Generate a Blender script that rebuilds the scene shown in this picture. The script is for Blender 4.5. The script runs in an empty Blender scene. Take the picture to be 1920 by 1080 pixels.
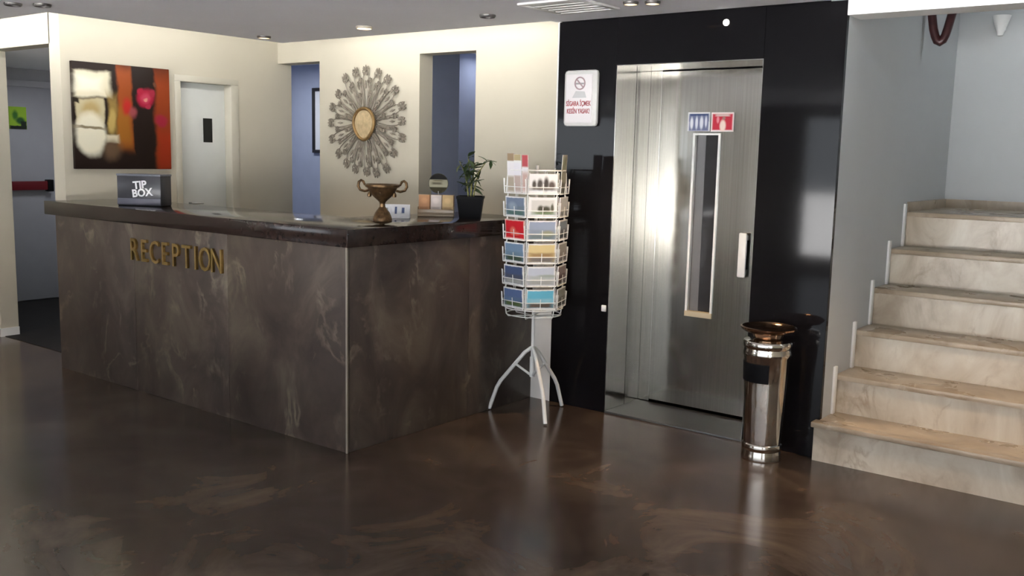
import bpy, bmesh, math, random
from mathutils import Vector, Matrix
random.seed(7)
sc = bpy.context.scene
PI = math.pi

# ------------------------------------------------------------------ camera
CAM_H = 1.6
YAW, PITCH, ROLL, FPX = -0.6574, 0.1384, -0.0228, 1795.4
fw = Vector((math.sin(YAW)*math.cos(PITCH), math.cos(YAW)*math.cos(PITCH), -math.sin(PITCH)))
rt = Vector((math.cos(YAW), -math.sin(YAW), 0))
dn = fw.cross(rt)
r2 = math.cos(ROLL)*rt + math.sin(ROLL)*dn
d2 = -math.sin(ROLL)*rt + math.cos(ROLL)*dn
cd = bpy.data.cameras.new('camera')
cam = bpy.data.objects.new('camera', cd)
sc.collection.objects.link(cam)
cd.sensor_fit = 'HORIZONTAL'; cd.sensor_width = 36; cd.lens = 36*FPX/1920
cd.clip_start = 0.02; cd.clip_end = 200
M = Matrix(((r2.x, -d2.x, -fw.x, 0), (r2.y, -d2.y, -fw.y, 0), (r2.z, -d2.z, -fw.z, CAM_H), (0, 0, 0, 1)))
cam.matrix_world = M
sc.camera = cam

# ------------------------------------------------------------------ exposure, world, large lights
vs = sc.view_settings
vs.view_transform = 'Standard'; vs.look = 'None'; vs.gamma = 1; vs.use_curve_mapping = False
vs.exposure = 0.0
sc.cycles.max_bounces = 8; sc.cycles.diffuse_bounces = 5; sc.cycles.glossy_bounces = 5
sc.cycles.sample_clamp_indirect = 40
sc.cycles.caustics_reflective = False; sc.cycles.caustics_refractive = False
W = bpy.data.worlds.new('daylight'); sc.world = W; W.use_nodes = True
bg = W.node_tree.nodes['Background']
bg.inputs[0].default_value = (0.86, 0.93, 1.0, 1); bg.inputs[1].default_value = 4.5

WIN = (-5.5, 2.2, 0.12, 2.30)      # glazed front of the lobby, behind the camera: x0, x1, z0, z1
REAR_Y = -4.2

def area(name, loc, size, aim, power, col, portal=False, spread=PI):
    l = bpy.data.lights.new(name, 'AREA'); l.shape = 'RECTANGLE'
    l.size, l.size_y = size; l.energy = power; l.color = col; l.spread = spread
    o = bpy.data.objects.new(name, l); sc.collection.objects.link(o)
    o.location = loc; o.rotation_euler = Vector(aim).to_track_quat('-Z', 'Y').to_euler()
    if portal: l.cycles.is_portal = True
    return o
area('window_portal', ((WIN[0]+WIN[1])/2, REAR_Y-0.05, (WIN[2]+WIN[3])/2), (WIN[1]-WIN[0], WIN[3]-WIN[2]), (0, 1, 0), 1, (1, 1, 1), portal=True)

sun = bpy.data.lights.new('sun', 'SUN'); sun.energy = 170; sun.angle = 0.01; sun.color = (1.0, 0.96, 0.9)
so = bpy.data.objects.new('sun', sun); sc.collection.objects.link(so)
so.rotation_euler = Vector((0.25, -0.75, -1.0)).to_track_quat('-Z', 'Y').to_euler()   # shines over the roof onto the paving outside

WL = (-10.3, -8.1, 1.30, 2.30)
area('window_portal', ((WL[0]+WL[1])/2, REAR_Y-0.05, (WL[2]+WL[3])/2), (WL[1]-WL[0], WL[3]-WL[2]), (0, 1, 0), 1, (1, 1, 1), portal=True)
area('window_portal', (3.05, -2.0, 1.21), (2.8, 2.18), (-1, 0, 0), 1, (1, 1, 1), portal=True)
COVE = (1.0, 0.98, 0.95)
# fluorescent battens lying in the ceiling cove (sized along their edge)
def batten(name, p, q, aim, watts_per_m, col=COVE):
    p, q = Vector(p), Vector(q); L = (q-p).length
    l = bpy.data.lights.new(name, 'AREA'); l.shape = 'RECTANGLE'; l.size = L; l.size_y = 0.03
    l.energy = watts_per_m*L; l.color = col
    o = bpy.data.objects.new(name, l); sc.collection.objects.link(o)
    z = -Vector(aim).normalized(); x = (q-p).normalized(); y = z.cross(x)
    m = Matrix((x, y, z)).transposed().to_4x4(); m.translation = (p+q)/2
    o.matrix_world = m
    return o
CEIL = 2.42
batten('cove_batten', (-6.22, 3.0, 2.52), (-6.22, 4.95, 2.52), (-1, 0, 0.15), 5)
batten('cove_batten', (-6.1, 5.02, 2.52), (-3.8, 5.02, 2.52), (0, 1, 0.15), 5)
batten('cove_batten', (-9.0, 3.16, 2.52), (-6.2, 3.16, 2.52), (0, 1, 0.15), 5)
batten('cove_batten', (-1.7, 4.60, 2.52), (1.5, 4.60, 2.52), (0, 1, 0.0), 7, (0.92, 0.97, 1.0))

# ------------------------------------------------------------------ materials
def new_mat(name):
    m = bpy.data.materials.new(name); m.use_nodes = True
    nt = m.node_tree; b = nt.nodes['Principled BSDF']
    return m, nt, b
def link(nt, a, b): nt.links.new(a, b)
def ramp(nt, fac, stops):
    r = nt.nodes.new('ShaderNodeValToRGB'); link(nt, fac, r.inputs[0])
    e = r.color_ramp.elements
    while len(e) < len(stops): e.new(0.5)
    for el, (p, c) in zip(e, stops): el.position = p; el.color = (*c, 1)
    return r.outputs[0]
def coord(nt, world=True, scale=(1, 1, 1)):
    mp = nt.nodes.new('ShaderNodeMapping'); mp.inputs['Scale'].default_value = scale
    if world:
        g = nt.nodes.new('ShaderNodeNewGeometry'); link(nt, g.outputs['Position'], mp.inputs[0])
    else:
        g = nt.nodes.new('ShaderNodeTexCoord'); link(nt, g.outputs['Object'], mp.inputs[0])
    return mp.outputs[0]
def noise(nt, co, scale, detail=4, rough=0.55, dist=0.0):
    n = nt.nodes.new('ShaderNodeTexNoise'); link(nt, co, n.inputs['Vector'])
    n.inputs['Scale'].default_value = scale; n.inputs['Detail'].default_value = detail
    n.inputs['Roughness'].default_value = rough; n.inputs['Distortion'].default_value = dist
    return n.outputs[0]
def mixc(nt, fac, a, b, mode='MIX'):
    m = nt.nodes.new('ShaderNodeMix'); m.data_type = 'RGBA'; m.blend_type = mode
    for sock, v in ((m.inputs[0], fac), (m.inputs[6], a), (m.inputs[7], b)):
        if isinstance(v, (int, float)): sock.default_value = v
        elif isinstance(v, tuple): sock.default_value = (*v, 1) if len(v) == 3 else v
        else: link(nt, v, sock)
    return m.outputs[2]
def bump(nt, b, h, strength=0.1, dist=0.01):
    n = nt.nodes.new('ShaderNodeBump'); n.inputs['Strength'].default_value = strength; n.inputs['Distance'].default_value = dist
    link(nt, h, n.inputs['Height']); link(nt, n.outputs[0], b.inputs['Normal'])
def plain(name, col, rough=0.5, metal=0.0, var=0.06, vscale=6, bumps=0.0, spec=0.5):
    m, nt, b = new_mat(name)
    co = coord(nt, False)
    n = noise(nt, co, vscale)
    lo = tuple(max(0, c*(1-var)) for c in col); hi = tuple(min(1, c*(1+var)) for c in col)
    link(nt, ramp(nt, n, [(0.3, lo), (0.7, hi)]), b.inputs['Base Color'])
    b.inputs['Roughness'].default_value = rough; b.inputs['Metallic'].default_value = metal
    b.inputs['Specular IOR Level'].default_value = spec
    if bumps: bump(nt, b, noise(nt, co, vscale*25, 3), bumps, 0.004)
    return m
def stone(name, dark, mid, light, vein, scale=1.0, rough=0.2, vein_amt=0.6, stretch=(1, 1, 1), spec=0.5):
    m, nt, b = new_mat(name)
    co = coord(nt, True, stretch)
    n1 = noise(nt, co, 1.5*scale, 7, 0.6, 0.9)
    base = ramp(nt, n1, [(0.3, dark), (0.5, mid), (0.72, light)])
    n2 = noise(nt, co, 1.7*scale, 6, 0.55, 0.7)
    v = ramp(nt, n2, [(0.455, (0, 0, 0)), (0.5, (1, 1, 1)), (0.53, (0, 0, 0))])
    n3 = noise(nt, co, 2.3*scale, 4, 0.6)
    vm = ramp(nt, n3, [(0.48, (0, 0, 0)), (0.72, (vein_amt,)*3)])
    mul = nt.nodes.new('ShaderNodeMath'); mul.operation = 'MULTIPLY'; link(nt, v, mul.inputs[0]); link(nt, vm, mul.inputs[1])
    link(nt, mixc(nt, mul.outputs[0], base, vein), b.inputs['Base Color'])
    rr = nt.nodes.new('ShaderNodeMapRange'); link(nt, n2, rr.inputs[0]); rr.inputs[3].default_value = rough*0.75; rr.inputs[4].default_value = rough*1.3
    link(nt, rr.outputs[0], b.inputs['Roughness']); b.inputs['Specular IOR Level'].default_value = spec
    return m
def picture(name, base, layers, size, rough=0.5, warp=0.0, emit=0):
    """flat print built from soft rectangles and ellipses; local x right, z up, centred"""
    m, nt, b = new_mat(name)
    tc = nt.nodes.new('ShaderNodeTexCoord'); src = tc.outputs['Object']
    if warp:
        n = nt.nodes.new('ShaderNodeTexNoise'); n.inputs['Scale'].default_value = 5/size[0]; n.inputs['Detail'].default_value = 4
        link(nt, src, n.inputs['Vector'])
        s = nt.nodes.new('ShaderNodeVectorMath'); s.operation = 'SUBTRACT'; link(nt, n.outputs[1], s.inputs[0]); s.inputs[1].default_value = (.5, .5, .5)
        k = nt.nodes.new('ShaderNodeVectorMath'); k.operation = 'SCALE'; link(nt, s.outputs[0], k.inputs[0]); k.inputs[3].default_value = warp*size[0]
        a = nt.nodes.new('ShaderNodeVectorMath'); a.operation = 'ADD'; link(nt, src, a.inputs[0]); link(nt, k.outputs[0], a.inputs[1]); src = a.outputs[0]
    cur = base
    for L in layers:
        kind, cu, cv, hw, hh, soft, col = L
        mp = nt.nodes.new('ShaderNodeVectorMath'); mp.operation = 'SUBTRACT'; link(nt, src, mp.inputs[0])
        mp.inputs[1].default_value = ((cu-.5)*size[0], 0, (cv-.5)*size[1])
        dv = nt.nodes.new('ShaderNodeVectorMath'); dv.operation = 'MULTIPLY'; link(nt, mp.outputs[0], dv.inputs[0])
        dv.inputs[1].default_value = (1/(hw*size[0]), 0, 1/(hh*size[1]))
        if kind == 'e':
            ln = nt.nodes.new('ShaderNodeVectorMath'); ln.operation = 'LENGTH'; link(nt, dv.outputs[0], ln.inputs[0]); d = ln.outputs['Value']
        else:
            ab = nt.nodes.new('ShaderNodeVectorMath'); ab.operation = 'ABSOLUTE'; link(nt, dv.outputs[0], ab.inputs[0])
            sp = nt.nodes.new('ShaderNodeSeparateXYZ'); link(nt, ab.outputs[0], sp.inputs[0])
            mx = nt.nodes.new('ShaderNodeMath'); mx.operation = 'MAXIMUM'; link(nt, sp.outputs[0], mx.inputs[0]); link(nt, sp.outputs[2], mx.inputs[1]); d = mx.outputs[0]
        mr = nt.nodes.new('ShaderNodeMapRange'); mr.interpolation_type = 'SMOOTHSTEP'; link(nt, d, mr.inputs[0])
        mr.inputs[1].default_value = 1-soft; mr.inputs[2].default_value = 1+soft; mr.inputs[3].default_value = 1; mr.inputs[4].default_value = 0
        cur = mixc(nt, mr.outputs[0], cur, col)
    if isinstance(cur, tuple): b.inputs['Base Color'].default_value = (*cur, 1)
    else: link(nt, cur, b.inputs['Base Color'])
    b.inputs['Roughness'].default_value = rough; b.inputs['Specular IOR Level'].default_value = 0.12
    return m
def emitter(name, col, s):
    m, nt, b = new_mat(name)
    b.inputs['Base Color'].default_value = (*col, 1); b.inputs['Emission Color'].default_value = (*col, 1); b.inputs['Emission Strength'].default_value = s
    return m

MAT = {}
MAT['cream'] = plain('cream_paint', (0.51, 0.475, 0.385), 0.7, var=0.02, vscale=2, bumps=0.03, spec=0.2)
MAT['stairwall'] = plain('stairwell_paint', (0.50, 0.52, 0.525), 0.7, var=0.02, vscale=2, bumps=0.03, spec=0.2)
MAT['white'] = plain('white_paint', (0.80, 0.80, 0.78), 0.6, var=0.02, spec=0.3)
MAT['ceiling'] = plain('ceiling_paint', (0.91, 0.92, 0.95), 0.85, var=0.015, vscale=1.5, spec=0.1)
MAT['bluewall'] = plain('blue_grey_paint', (0.42, 0.46, 0.58), 0.7, var=0.03, spec=0.2)
MAT['greydoor'] = plain('grey_door_paint', (0.36, 0.36, 0.38), 0.5, var=0.03, spec=0.3)
MAT['floor'] = stone('polished_floor', (0.030, 0.020, 0.017), (0.062, 0.044, 0.035), (0.125, 0.094, 0.070), (0.15, 0.12, 0.09), 1.1, 0.17, 0.25, spec=0.4)
MAT['darkfloor'] = plain('dark_floor', (0.012, 0.011, 0.011), 0.6, var=0.2, spec=0.12)
MAT['clad'] = stone('counter_stone', (0.038, 0.027, 0.024), (0.068, 0.051, 0.042), (0.125, 0.100, 0.076), (0.26, 0.215, 0.155), 1.5, 0.36, 0.75, stretch=(1.25, 1.25, 0.8), spec=0.35)
MAT['slab'] = plain('dark_polished_slab', (0.022, 0.013, 0.011), 0.13, var=0.25, vscale=30, spec=0.42)
MAT['granite'] = plain('black_granite', (0.0065, 0.006, 0.007), 0.06, var=0.12, vscale=3, spec=0.19)
MAT['marble'] = stone('stair_marble', (0.38, 0.31, 0.23), (0.56, 0.49, 0.39), (0.68, 0.63, 0.53), (0.30, 0.21, 0.13), 2.6, 0.3, 0.7, (1, 1, 0.55))
MAT['tread'] = stone('tread_marble', (0.30, 0.23, 0.16), (0.42, 0.34, 0.25), (0.52, 0.44, 0.34), (0.32, 0.25, 0.17), 2.2, 0.28, 0.2)
def brushed(name, col, rough, axis):
    m, nt, b = new_mat(name)
    st = {'z': (140, 140, 1.2), 'x': (1.2, 140, 140)}[axis]
    n = noise(nt, coord(nt, True, st), 1.0, 3)
    link(nt, ramp(nt, n, [(0.3, tuple(c*0.88 for c in col)), (0.7, tuple(min(1, c*1.06) for c in col))]), b.inputs['Base Color'])
    b.inputs['Metallic'].default_value = 1; 
    mr = nt.nodes.new('ShaderNodeMapRange'); link(nt, n, mr.inputs[0]); mr.inputs[3].default_value = rough*0.85; mr.inputs[4].default_value = rough*1.15
    link(nt, mr.outputs[0], b.inputs['Roughness'])
    return m
MAT['steel'] = brushed('brushed_steel', (0.44, 0.43, 0.40), 0.15, 'z')
MAT['steel_dark'] = brushed('sill_steel', (0.22, 0.22, 0.22), 0.35, 'x')
MAT['chrome'] = plain('polished_steel', (0.62, 0.58, 0.53), 0.10, 1.0, var=0.05)
MAT['bronze_lid'] = plain('bronze_tinted_steel', (0.50, 0.33, 0.22), 0.16, 1.0, var=0.1)
MAT['black'] = plain('black_plastic', (0.006, 0.006, 0.007), 0.5, var=0.2, spec=0.06)
MAT['whitemetal'] = plain('white_enamel', (0.82, 0.82, 0.80), 0.35, var=0.02)
MAT['frame_dark'] = plain('dark_frame', (0.02, 0.018, 0.018), 0.4, var=0.2)
MAT['brass'] = plain('gilded_brass', (0.66, 0.45, 0.16), 0.30, 1.0, var=0.25, vscale=14)
MAT['brass_dark_refl'] = plain('brass_dark_reflection', (0.42, 0.28, 0.10), 0.38, 0.8, var=0.6, vscale=5)  # letter faces: reflection of the dark room put into the colour
MAT['bronze'] = plain('aged_bronze', (0.16, 0.095, 0.045), 0.38, 0.75, var=0.5, vscale=35)
MAT['wire'] = plain('antique_grey_metal', (0.26, 0.225, 0.18), 0.5, 0.35, var=0.35, vscale=25)
MAT['ringbronze'] = plain('antique_gold', (0.30, 0.19, 0.08), 0.4, 0.7, var=0.3, vscale=30)
MAT['leaf'] = plain('leaf_green', (0.050, 0.085, 0.030), 0.5, var=0.4, vscale=12)
MAT['stem'] = plain('plant_stem', (0.22, 0.21, 0.07), 0.6, var=0.2)
MAT['soil'] = plain('potting_soil', (0.025, 0.018, 0.012), 0.9, var=0.4, vscale=80)
MAT['rail'] = plain('dark_red_wood', (0.050, 0.014, 0.014), 0.3, var=0.3, vscale=20)
MAT['glassdark'] = plain('dark_door_glass', (0.035, 0.035, 0.038), 0.06, var=0.1)
MAT['beige'] = plain('beige_gasket', (0.55, 0.47, 0.33), 0.5)
MAT['smoke'] = plain('smoked_acrylic', (0.060, 0.060, 0.068), 0.2, var=0.15, spec=0.2)
MAT['paper'] = plain('white_paper', (0.80, 0.80, 0.82), 0.7, var=0.02)
MAT['redprint'] = plain('red_print', (0.55, 0.05, 0.05), 0.6)
MAT['greyprint'] = plain('grey_print', (0.36, 0.35, 0.36), 0.6)
MAT['blueprint'] = plain('blue_print', (0.10, 0.13, 0.26), 0.6)
MAT['redbar'] = plain('red_push_bar', (0.11, 0.008, 0.012), 0.4, spec=0.2)
MAT['lampwarm'] = emitter('warm_lamp_glass', (1.0, 0.78, 0.50), 30)
MAT['lampoff'] = plain('unlit_lamp_glass', (0.10, 0.09, 0.08), 0.2)
MAT['trimdark'] = plain('downlight_trim', (0.14, 0.13, 0.125), 0.4, 0.6)
MAT['trimpale'] = plain('pale_downlight_trim', (0.60, 0.55, 0.44), 0.4)
MAT['alum'] = plain('aluminium', (0.45, 0.46, 0.47), 0.35, 0.9)
MAT['ground'] = plain('outdoor_paving', (0.58, 0.59, 0.62), 0.9, var=0.1)

# ------------------------------------------------------------------ mesh helpers
C = sc.collection
class MB:
    def __init__(s): s.bm = bmesh.new()
    def merge(s, t, m=None):
        if m is not None: bmesh.ops.transform(t, matrix=m, verts=t.verts)
        me = bpy.data.meshes.new('t'); t.to_mesh(me); t.free(); s.bm.from_mesh(me); bpy.data.meshes.remove(me)
        return s
    def box(s, x0, x1, y0, y1, z0, z1, bev=0.0, m=None):
        t = bmesh.new(); bmesh.ops.create_cube(t, size=1)
        for v in t.verts:
            v.co = Vector((x0+(v.co.x+.5)*(x1-x0), y0+(v.co.y+.5)*(y1-y0), z0+(v.co.z+.5)*(z1-z0)))
        if bev: bmesh.ops.bevel(t, geom=t.edges[:], offset=bev, segments=2, affect='EDGES', profile=0.5)
        return s.merge(t, m)
    def tube(s, pts, r, n=8, closed=False, caps=True):
        pts = [Vector(p) for p in pts]; N = len(pts); bm = s.bm; rings = []
        rr = r if isinstance(r, (list, tuple)) else [r]*N
        up = None
        for i, p in enumerate(pts):
            if closed: d = (pts[(i+1) % N]-pts[i-1])
            else: d = pts[min(i+1, N-1)]-pts[max(i-1, 0)]
            d = d.normalized() if d.length > 1e-9 else Vector((0, 0, 1))
            if up is None:
                a = Vector((0, 0, 1)) if abs(d.z) < 0.9 else Vector((1, 0, 0)); u = d.cross(a).normalized()
            else:
                u = (up-d*up.dot(d)); u = u.normalized() if u.length > 1e-6 else d.orthogonal().normalized()
            up = u; w = d.cross(u)
            rings.append([bm.verts.new(p+(u*math.cos(2*PI*k/n)+w*math.sin(2*PI*k/n))*rr[i]) for k in range(n)])
        for i in range(N if closed else N-1):
            A, B = rings[i], rings[(i+1) % N]
            for k in range(n): bm.faces.new((A[k], A[(k+1) % n], B[(k+1) % n], B[k]))
        if caps and not closed:
            bm.faces.new(rings[0][::-1]); bm.faces.new(rings[-1])
        return s
    def lathe(s, prof, n=24, c=(0, 0, 0), sides=None):
        bm = s.bm; rings = []; c = Vector(c)
        for r, z in prof:
            if r < 1e-6: rings.append([bm.verts.new(c+Vector((0, 0, z)))])
            else: rings.append([bm.verts.new(c+Vector((r*math.cos(2*PI*k/n), r*math.sin(2*PI*k/n), z))) for k in range(n)])
        for A, B in zip(rings, rings[1:]):
            for k in range(n):
                k1 = (k+1) % n
                if len(A) == 1 and len(B) == 1: continue
                if len(A) == 1: bm.faces.new((A[0], B[k1], B[k]))
                elif len(B) == 1: bm.faces.new((A[k], A[k1], B[0]))
                else: bm.faces.new((A[k], A[k1], B[k1], B[k]))
        return s
    def prism(s, poly, y0, y1):
        """polygon in x,z extruded along y"""
        bm = s.bm
        a = [bm.verts.new((x, y0, z)) for x, z in poly]; b = [bm.verts.new((x, y1, z)) for x, z in poly]
        bm.faces.new(a); bm.faces.new(b[::-1])
        for i in range(len(poly)):
            j = (i+1) % len(poly); bm.faces.new((a[j], a[i], b[i], b[j]))
        return s
    def grid_wall(s, *boxes):
        for b in boxes: s.box(*b)
        return s
    def mesh(s, name, mat, smooth=35):
        bmesh.ops.recalc_face_normals(s.bm, faces=s.bm.faces[:])
        me = bpy.data.meshes.new(name); s.bm.to_mesh(me); s.bm.free()
        me.materials.append(mat)
        if smooth:
            for p in me.polygons: p.use_smooth = True
            me.set_sharp_from_angle(angle=math.radians(smooth))
        return me
    def build(s, name, mat, parent=None, smooth=35, loc=None, rot=None):
        return obj(name, s.mesh(name, mat, smooth), parent, loc, rot)
def obj(name, me, parent=None, loc=None, rot=None):
    o = bpy.data.objects.new(name, me); C.objects.link(o); o.parent = parent
    if loc is not None: o.location = loc
    if rot is not None: o.rotation_euler = rot
    return o
def tag(o, label, cat=None, group=None, kind=None):
    if label: o['label'] = label
    if cat: o['category'] = cat
    if group: o['group'] = group
    if kind: o['kind'] = kind
    return o
def thing(name, label, cat, loc=(0, 0, 0), rotz=0, group=None):
    o = bpy.data.objects.new(name, None); C.objects.link(o); o.location = loc; o.rotation_euler = (0, 0, rotz)
    o.empty_display_size = 0.1
    return tag(o, label, cat, group)
def struct(name, mb, mat, label=None, parent=None, smooth=35):
    o = mb.build(name, mat, parent, smooth)
    if parent is None: o['kind'] = 'structure'
    if label: o['label'] = label
    return o
def text_mesh(txt, h, depth, mat, width=1.0, bold=0.0):
    cu = bpy.data.curves.new('t', 'FONT'); cu.body = txt; cu.size = h*1.37; cu.extrude = depth/2; cu.align_x = 'CENTER'; cu.offset = bold
    cu.resolution_u = 3
    o = bpy.data.objects.new('t', cu); C.objects.link(o)
    dg = bpy.context.evaluated_depsgraph_get(); dg.update()
    me = bpy.data.meshes.new_from_object(o.evaluated_get(dg))
    bpy.data.objects.remove(o); bpy.data.curves.remove(cu)
    me.transform(Matrix.Diagonal((width, 1, 1, 1)))
    me.transform(Matrix.Rotation(PI/2, 4, 'X'))       # stands in x,z facing -y
    me.materials.clear(); me.materials.append(mat)
    return me

# ------------------------------------------------------------------ dimensions
WX = -7.0            # painting wall
AY = 3.615           # passage wall plane
BY = 5.588           # wall behind the counter
BT = 0.15            # its thickness
EY = 5.02            # elevator face
SX = -1.75           # stair side wall
TOP = 2.80           # structural slab

# ------------------------------------------------------------------ floor, ceilings
struct('floor', MB().box(-10.6, 3.0, REAR_Y, 7.6, -0.12, 0.0), MAT['floor'], 'polished mottled dark brown stone floor of the lobby', smooth=0)
tag(MB().box(-9.84, -7.16, AY+0.02, 5.6, 0.0, 0.004).build('floor_mat', MAT['darkfloor'], smooth=0), 'dark floor strip in the passage before the grey door', 'floor mat')
poly = [(-10.6, REAR_Y), (3.0, REAR_Y), (3.0, 4.72), (SX-0.012, 4.72), (SX-0.012, EY-0.03), (-3.55, EY-0.03), (-3.55, 4.93), (-6.12, 4.93), (-6.12, 3.09), (-10.6, 3.09)]
mb = MB(); bm = mb.bm
lo = [bm.verts.new((x, y, CEIL)) for x, y in poly]; hi = [bm.verts.new((x, y, CEIL+0.05)) for x, y in poly]
bm.faces.new(lo[::-1]); bm.faces.new(hi)
for i in range(len(poly)):
    j = (i+1) % len(poly); bm.faces.new((lo[i], lo[j], hi[j], hi[i]))
struct('ceiling', mb, MAT['ceiling'], 'grey suspended ceiling with a lit cove along its edge', smooth=0)
struct('ceiling_slab', MB().box(-10.6, 3.0, REAR_Y, 7.6, TOP+0.4, TOP+0.5).box(-10.6, SX-0.1, 3.0, BY+BT, TOP, TOP+0.1), MAT['white'], 'white slab above the cove', smooth=0)

# ------------------------------------------------------------------ walls
# painting wall with its door opening
D0, D1, DZ = 4.545, 5.16, 2.18
struct('wall_left', MB().grid_wall((WX-0.16, WX, AY, D0, 0, TOP), (WX-0.16, WX, D1, BY+BT, 0, TOP), (WX-0.16, WX, D0, D1, DZ, TOP)), MAT['cream'], 'cream wall carrying the abstract painting', smooth=0)
# passage wall
P0, P1, PZ = -8.15, -7.145, 2.335
struct('wall_passage', MB().grid_wall((-10.6, P0, AY, AY+0.14, 0, TOP), (P1, WX-0.001, AY-0.001, AY+0.14, 0, TOP), (P0, P1, AY, AY+0.14, PZ, TOP)), MAT['cream'], 'cream wall with the open passage', smooth=0)
struct('baseboard_passage', MB().box(-10.6, P0, AY-0.012, AY, 0, 0.07).box(P0-0.01, P0+0.012, AY-0.012, AY+0.14, 0, 0.07), MAT['white'], 'pale baseboard at the foot of the passage wall', smooth=0)
struct('ceiling_passage', MB().box(-10.0, P1+0.0, AY+0.14, 5.60, 2.34, 2.40), MAT['ceiling'], 'grey ceiling of the passage', smooth=0)
struct('wall_passage_end', MB().box(-10.0, -9.87, AY, 5.72, 0, 2.5).box(-9.87, WX-0.16, 5.60, 5.72, 0, 2.5), MAT['greydoor'], 'grey wall at the end of the passage', smooth=0)
# wall behind the counter, two openings
O = [(-7.0, -6.446, 2.352), (-5.275, -4.70, 2.362)]
struct('wall_back', MB().grid_wall((O[0][1], O[1][0], BY, BY+BT, 0, TOP), (O[1][1], -3.50, BY, BY+BT, 0, TOP), (O[0][0], O[0][1], BY, BY+BT, O[0][2], TOP), (O[1][0], O[1][1], BY, BY+BT, O[1][2], TOP)), MAT['cream'], 'cream wall behind the counter with two tall openings', smooth=0)
struct('wall_pier', MB().box(-3.74, -3.557, EY+0.002, BY, 0, 1.1).box(-3.575, -3.557, EY+0.03, BY, 1.1, TOP), MAT['white'], 'low pale wall end between counter and elevator', smooth=0)
struct('wall_back_room', MB().box(-9.6, -3.5, 7.3, 7.4, 0, TOP), MAT['bluewall'], 'blue grey wall of the room behind the openings', smooth=0)
struct('wall_back_room_pier', MB().box(-7.2, -6.09, 7.0, 7.3, 0, TOP), MAT['bluewall'], 'blue grey pier in the room behind the right opening', smooth=0)
struct('ceiling_back_room', MB().box(-9.6, -3.5, BY+BT, 7.4, 2.55, 2.65), MAT['ceiling'], 'ceiling of the room behind the openings', smooth=0)
struct('wall_back_room_side', MB().box(-9.7, -9.6, BY+BT, 7.4, 0, TOP).box(-3.5, -3.4, BY+BT, 7.4, 0, TOP).box(-9.6, WX-0.16, BY+BT, BY+BT+0.1, 0, TOP), MAT['bluewall'], 'side walls of the room behind the openings', smooth=0)
# stairwell
struct('wall_stair_left', MB().box(SX-0.10, SX, EY+0.031, 7.25, 0, 3.2), MAT['stairwall'], 'grey white wall along the left of the stairs', smooth=0)
struct('wall_stair_back', MB().box(SX-0.1, 1.2, 7.25, 7.4, 0, 3.2), MAT['stairwall'], 'pale wall at the stair landing', smooth=0)
struct('wall_stair_right', MB().box(-0.15, 0.0, EY+0.2, 7.25, 0, 3.2), MAT['stairwall'], 'wall along the right of the stairs', smooth=0)
struct('trim_1', MB().box(SX, -0.15, EY, EY+0.20, 2.345, TOP+0.4), MAT['white'], 'white header beam over the foot of the stairs', smooth=0)
struct('wall_front_right', MB().box(-0.15, 3.0, EY, EY+0.2, 0, TOP+0.4), MAT['stairwall'], 'wall right of the stairs', smooth=0)
WR = (-3.4, -0.6, 0.12, 2.30)
struct('wall_right', MB().grid_wall((3.0, 3.15, REAR_Y, WR[0], 0, TOP), (3.0, 3.15, WR[1], EY, 0, TOP), (3.0, 3.15, WR[0], WR[1], 0, WR[2]), (3.0, 3.15, WR[0], WR[1], WR[3], TOP)), MAT['cream'], 'cream right wall of the lobby', smooth=0)
struct('wall_far_left', MB().box(-10.75, -10.6, REAR_Y, AY, 0, TOP), MAT['cream'], 'cream far left wall of the lobby', smooth=0)
x0, x1, z0, z1 = WIN
struct('wall_rear', MB().grid_wall((-10.6, WL[0], REAR_Y-0.15, REAR_Y, 0, TOP), (WL[1], x0, REAR_Y-0.15, REAR_Y, 0, TOP), (WL[0], WL[1], REAR_Y-0.15, REAR_Y, 0, WL[2]), (WL[0], WL[1], REAR_Y-0.15, REAR_Y, WL[3], TOP), (x1, 3.0, REAR_Y-0.15, REAR_Y, 0, TOP), (x0, x1, REAR_Y-0.15, REAR_Y, z1, TOP), (x0, x1, REAR_Y-0.15, REAR_Y, 0, z0)), MAT['cream'], 'cream wall around the glazed lobby front', smooth=0)
wn = struct('window_1', MB().box(x0, x1, REAR_Y-0.12, REAR_Y-0.04, z0, z0+0.06).box(x0, x1, REAR_Y-0.12, REAR_Y-0.04, z1-0.06, z1), MAT['alum'], 'aluminium framed glazed front of the lobby', smooth=0)
for k in range(7):
    xx = x0+(x1-x0)*k/6
    MB().box(xx-0.035, xx+0.035, REAR_Y-0.12, REAR_Y-0.04, z0+0.06, z1-0.06).build('mullion', MAT['alum'], wn, 0)
w3 = struct('window_3', MB().box(WL[0], WL[1], REAR_Y-0.12, REAR_Y-0.04, WL[2], WL[2]+0.05).box(WL[0], WL[1], REAR_Y-0.12, REAR_Y-0.04, WL[3]-0.05, WL[3]).box(WL[0], WL[0]+.05, REAR_Y-0.12, REAR_Y-0.04, WL[2]+.05, WL[3]-.05).box(WL[1]-.05, WL[1], REAR_Y-0.12, REAR_Y-0.04, WL[2]+.05, WL[3]-.05), MAT['alum'], 'aluminium framed window in the rear wall', smooth=0)
w2 = struct('added_side_window', MB().box(3.04, 3.12, WR[0], WR[1], WR[2], WR[2]+0.06).box(3.04, 3.12, WR[0], WR[1], WR[3]-0.06, WR[3]), MAT['alum'], 'unseen aluminium framed side window added to light the counter side and stairs', smooth=0)  # unseen window, added to throw light on counter side and stairs
for k in range(6):
    yy = WR[0]+(WR[1]-WR[0])*k/5
    MB().box(3.04, 3.12, yy-0.035, yy+0.035, WR[2]+0.06, WR[3]-0.06).build('mullion', MAT['alum'], w2, 0)
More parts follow.
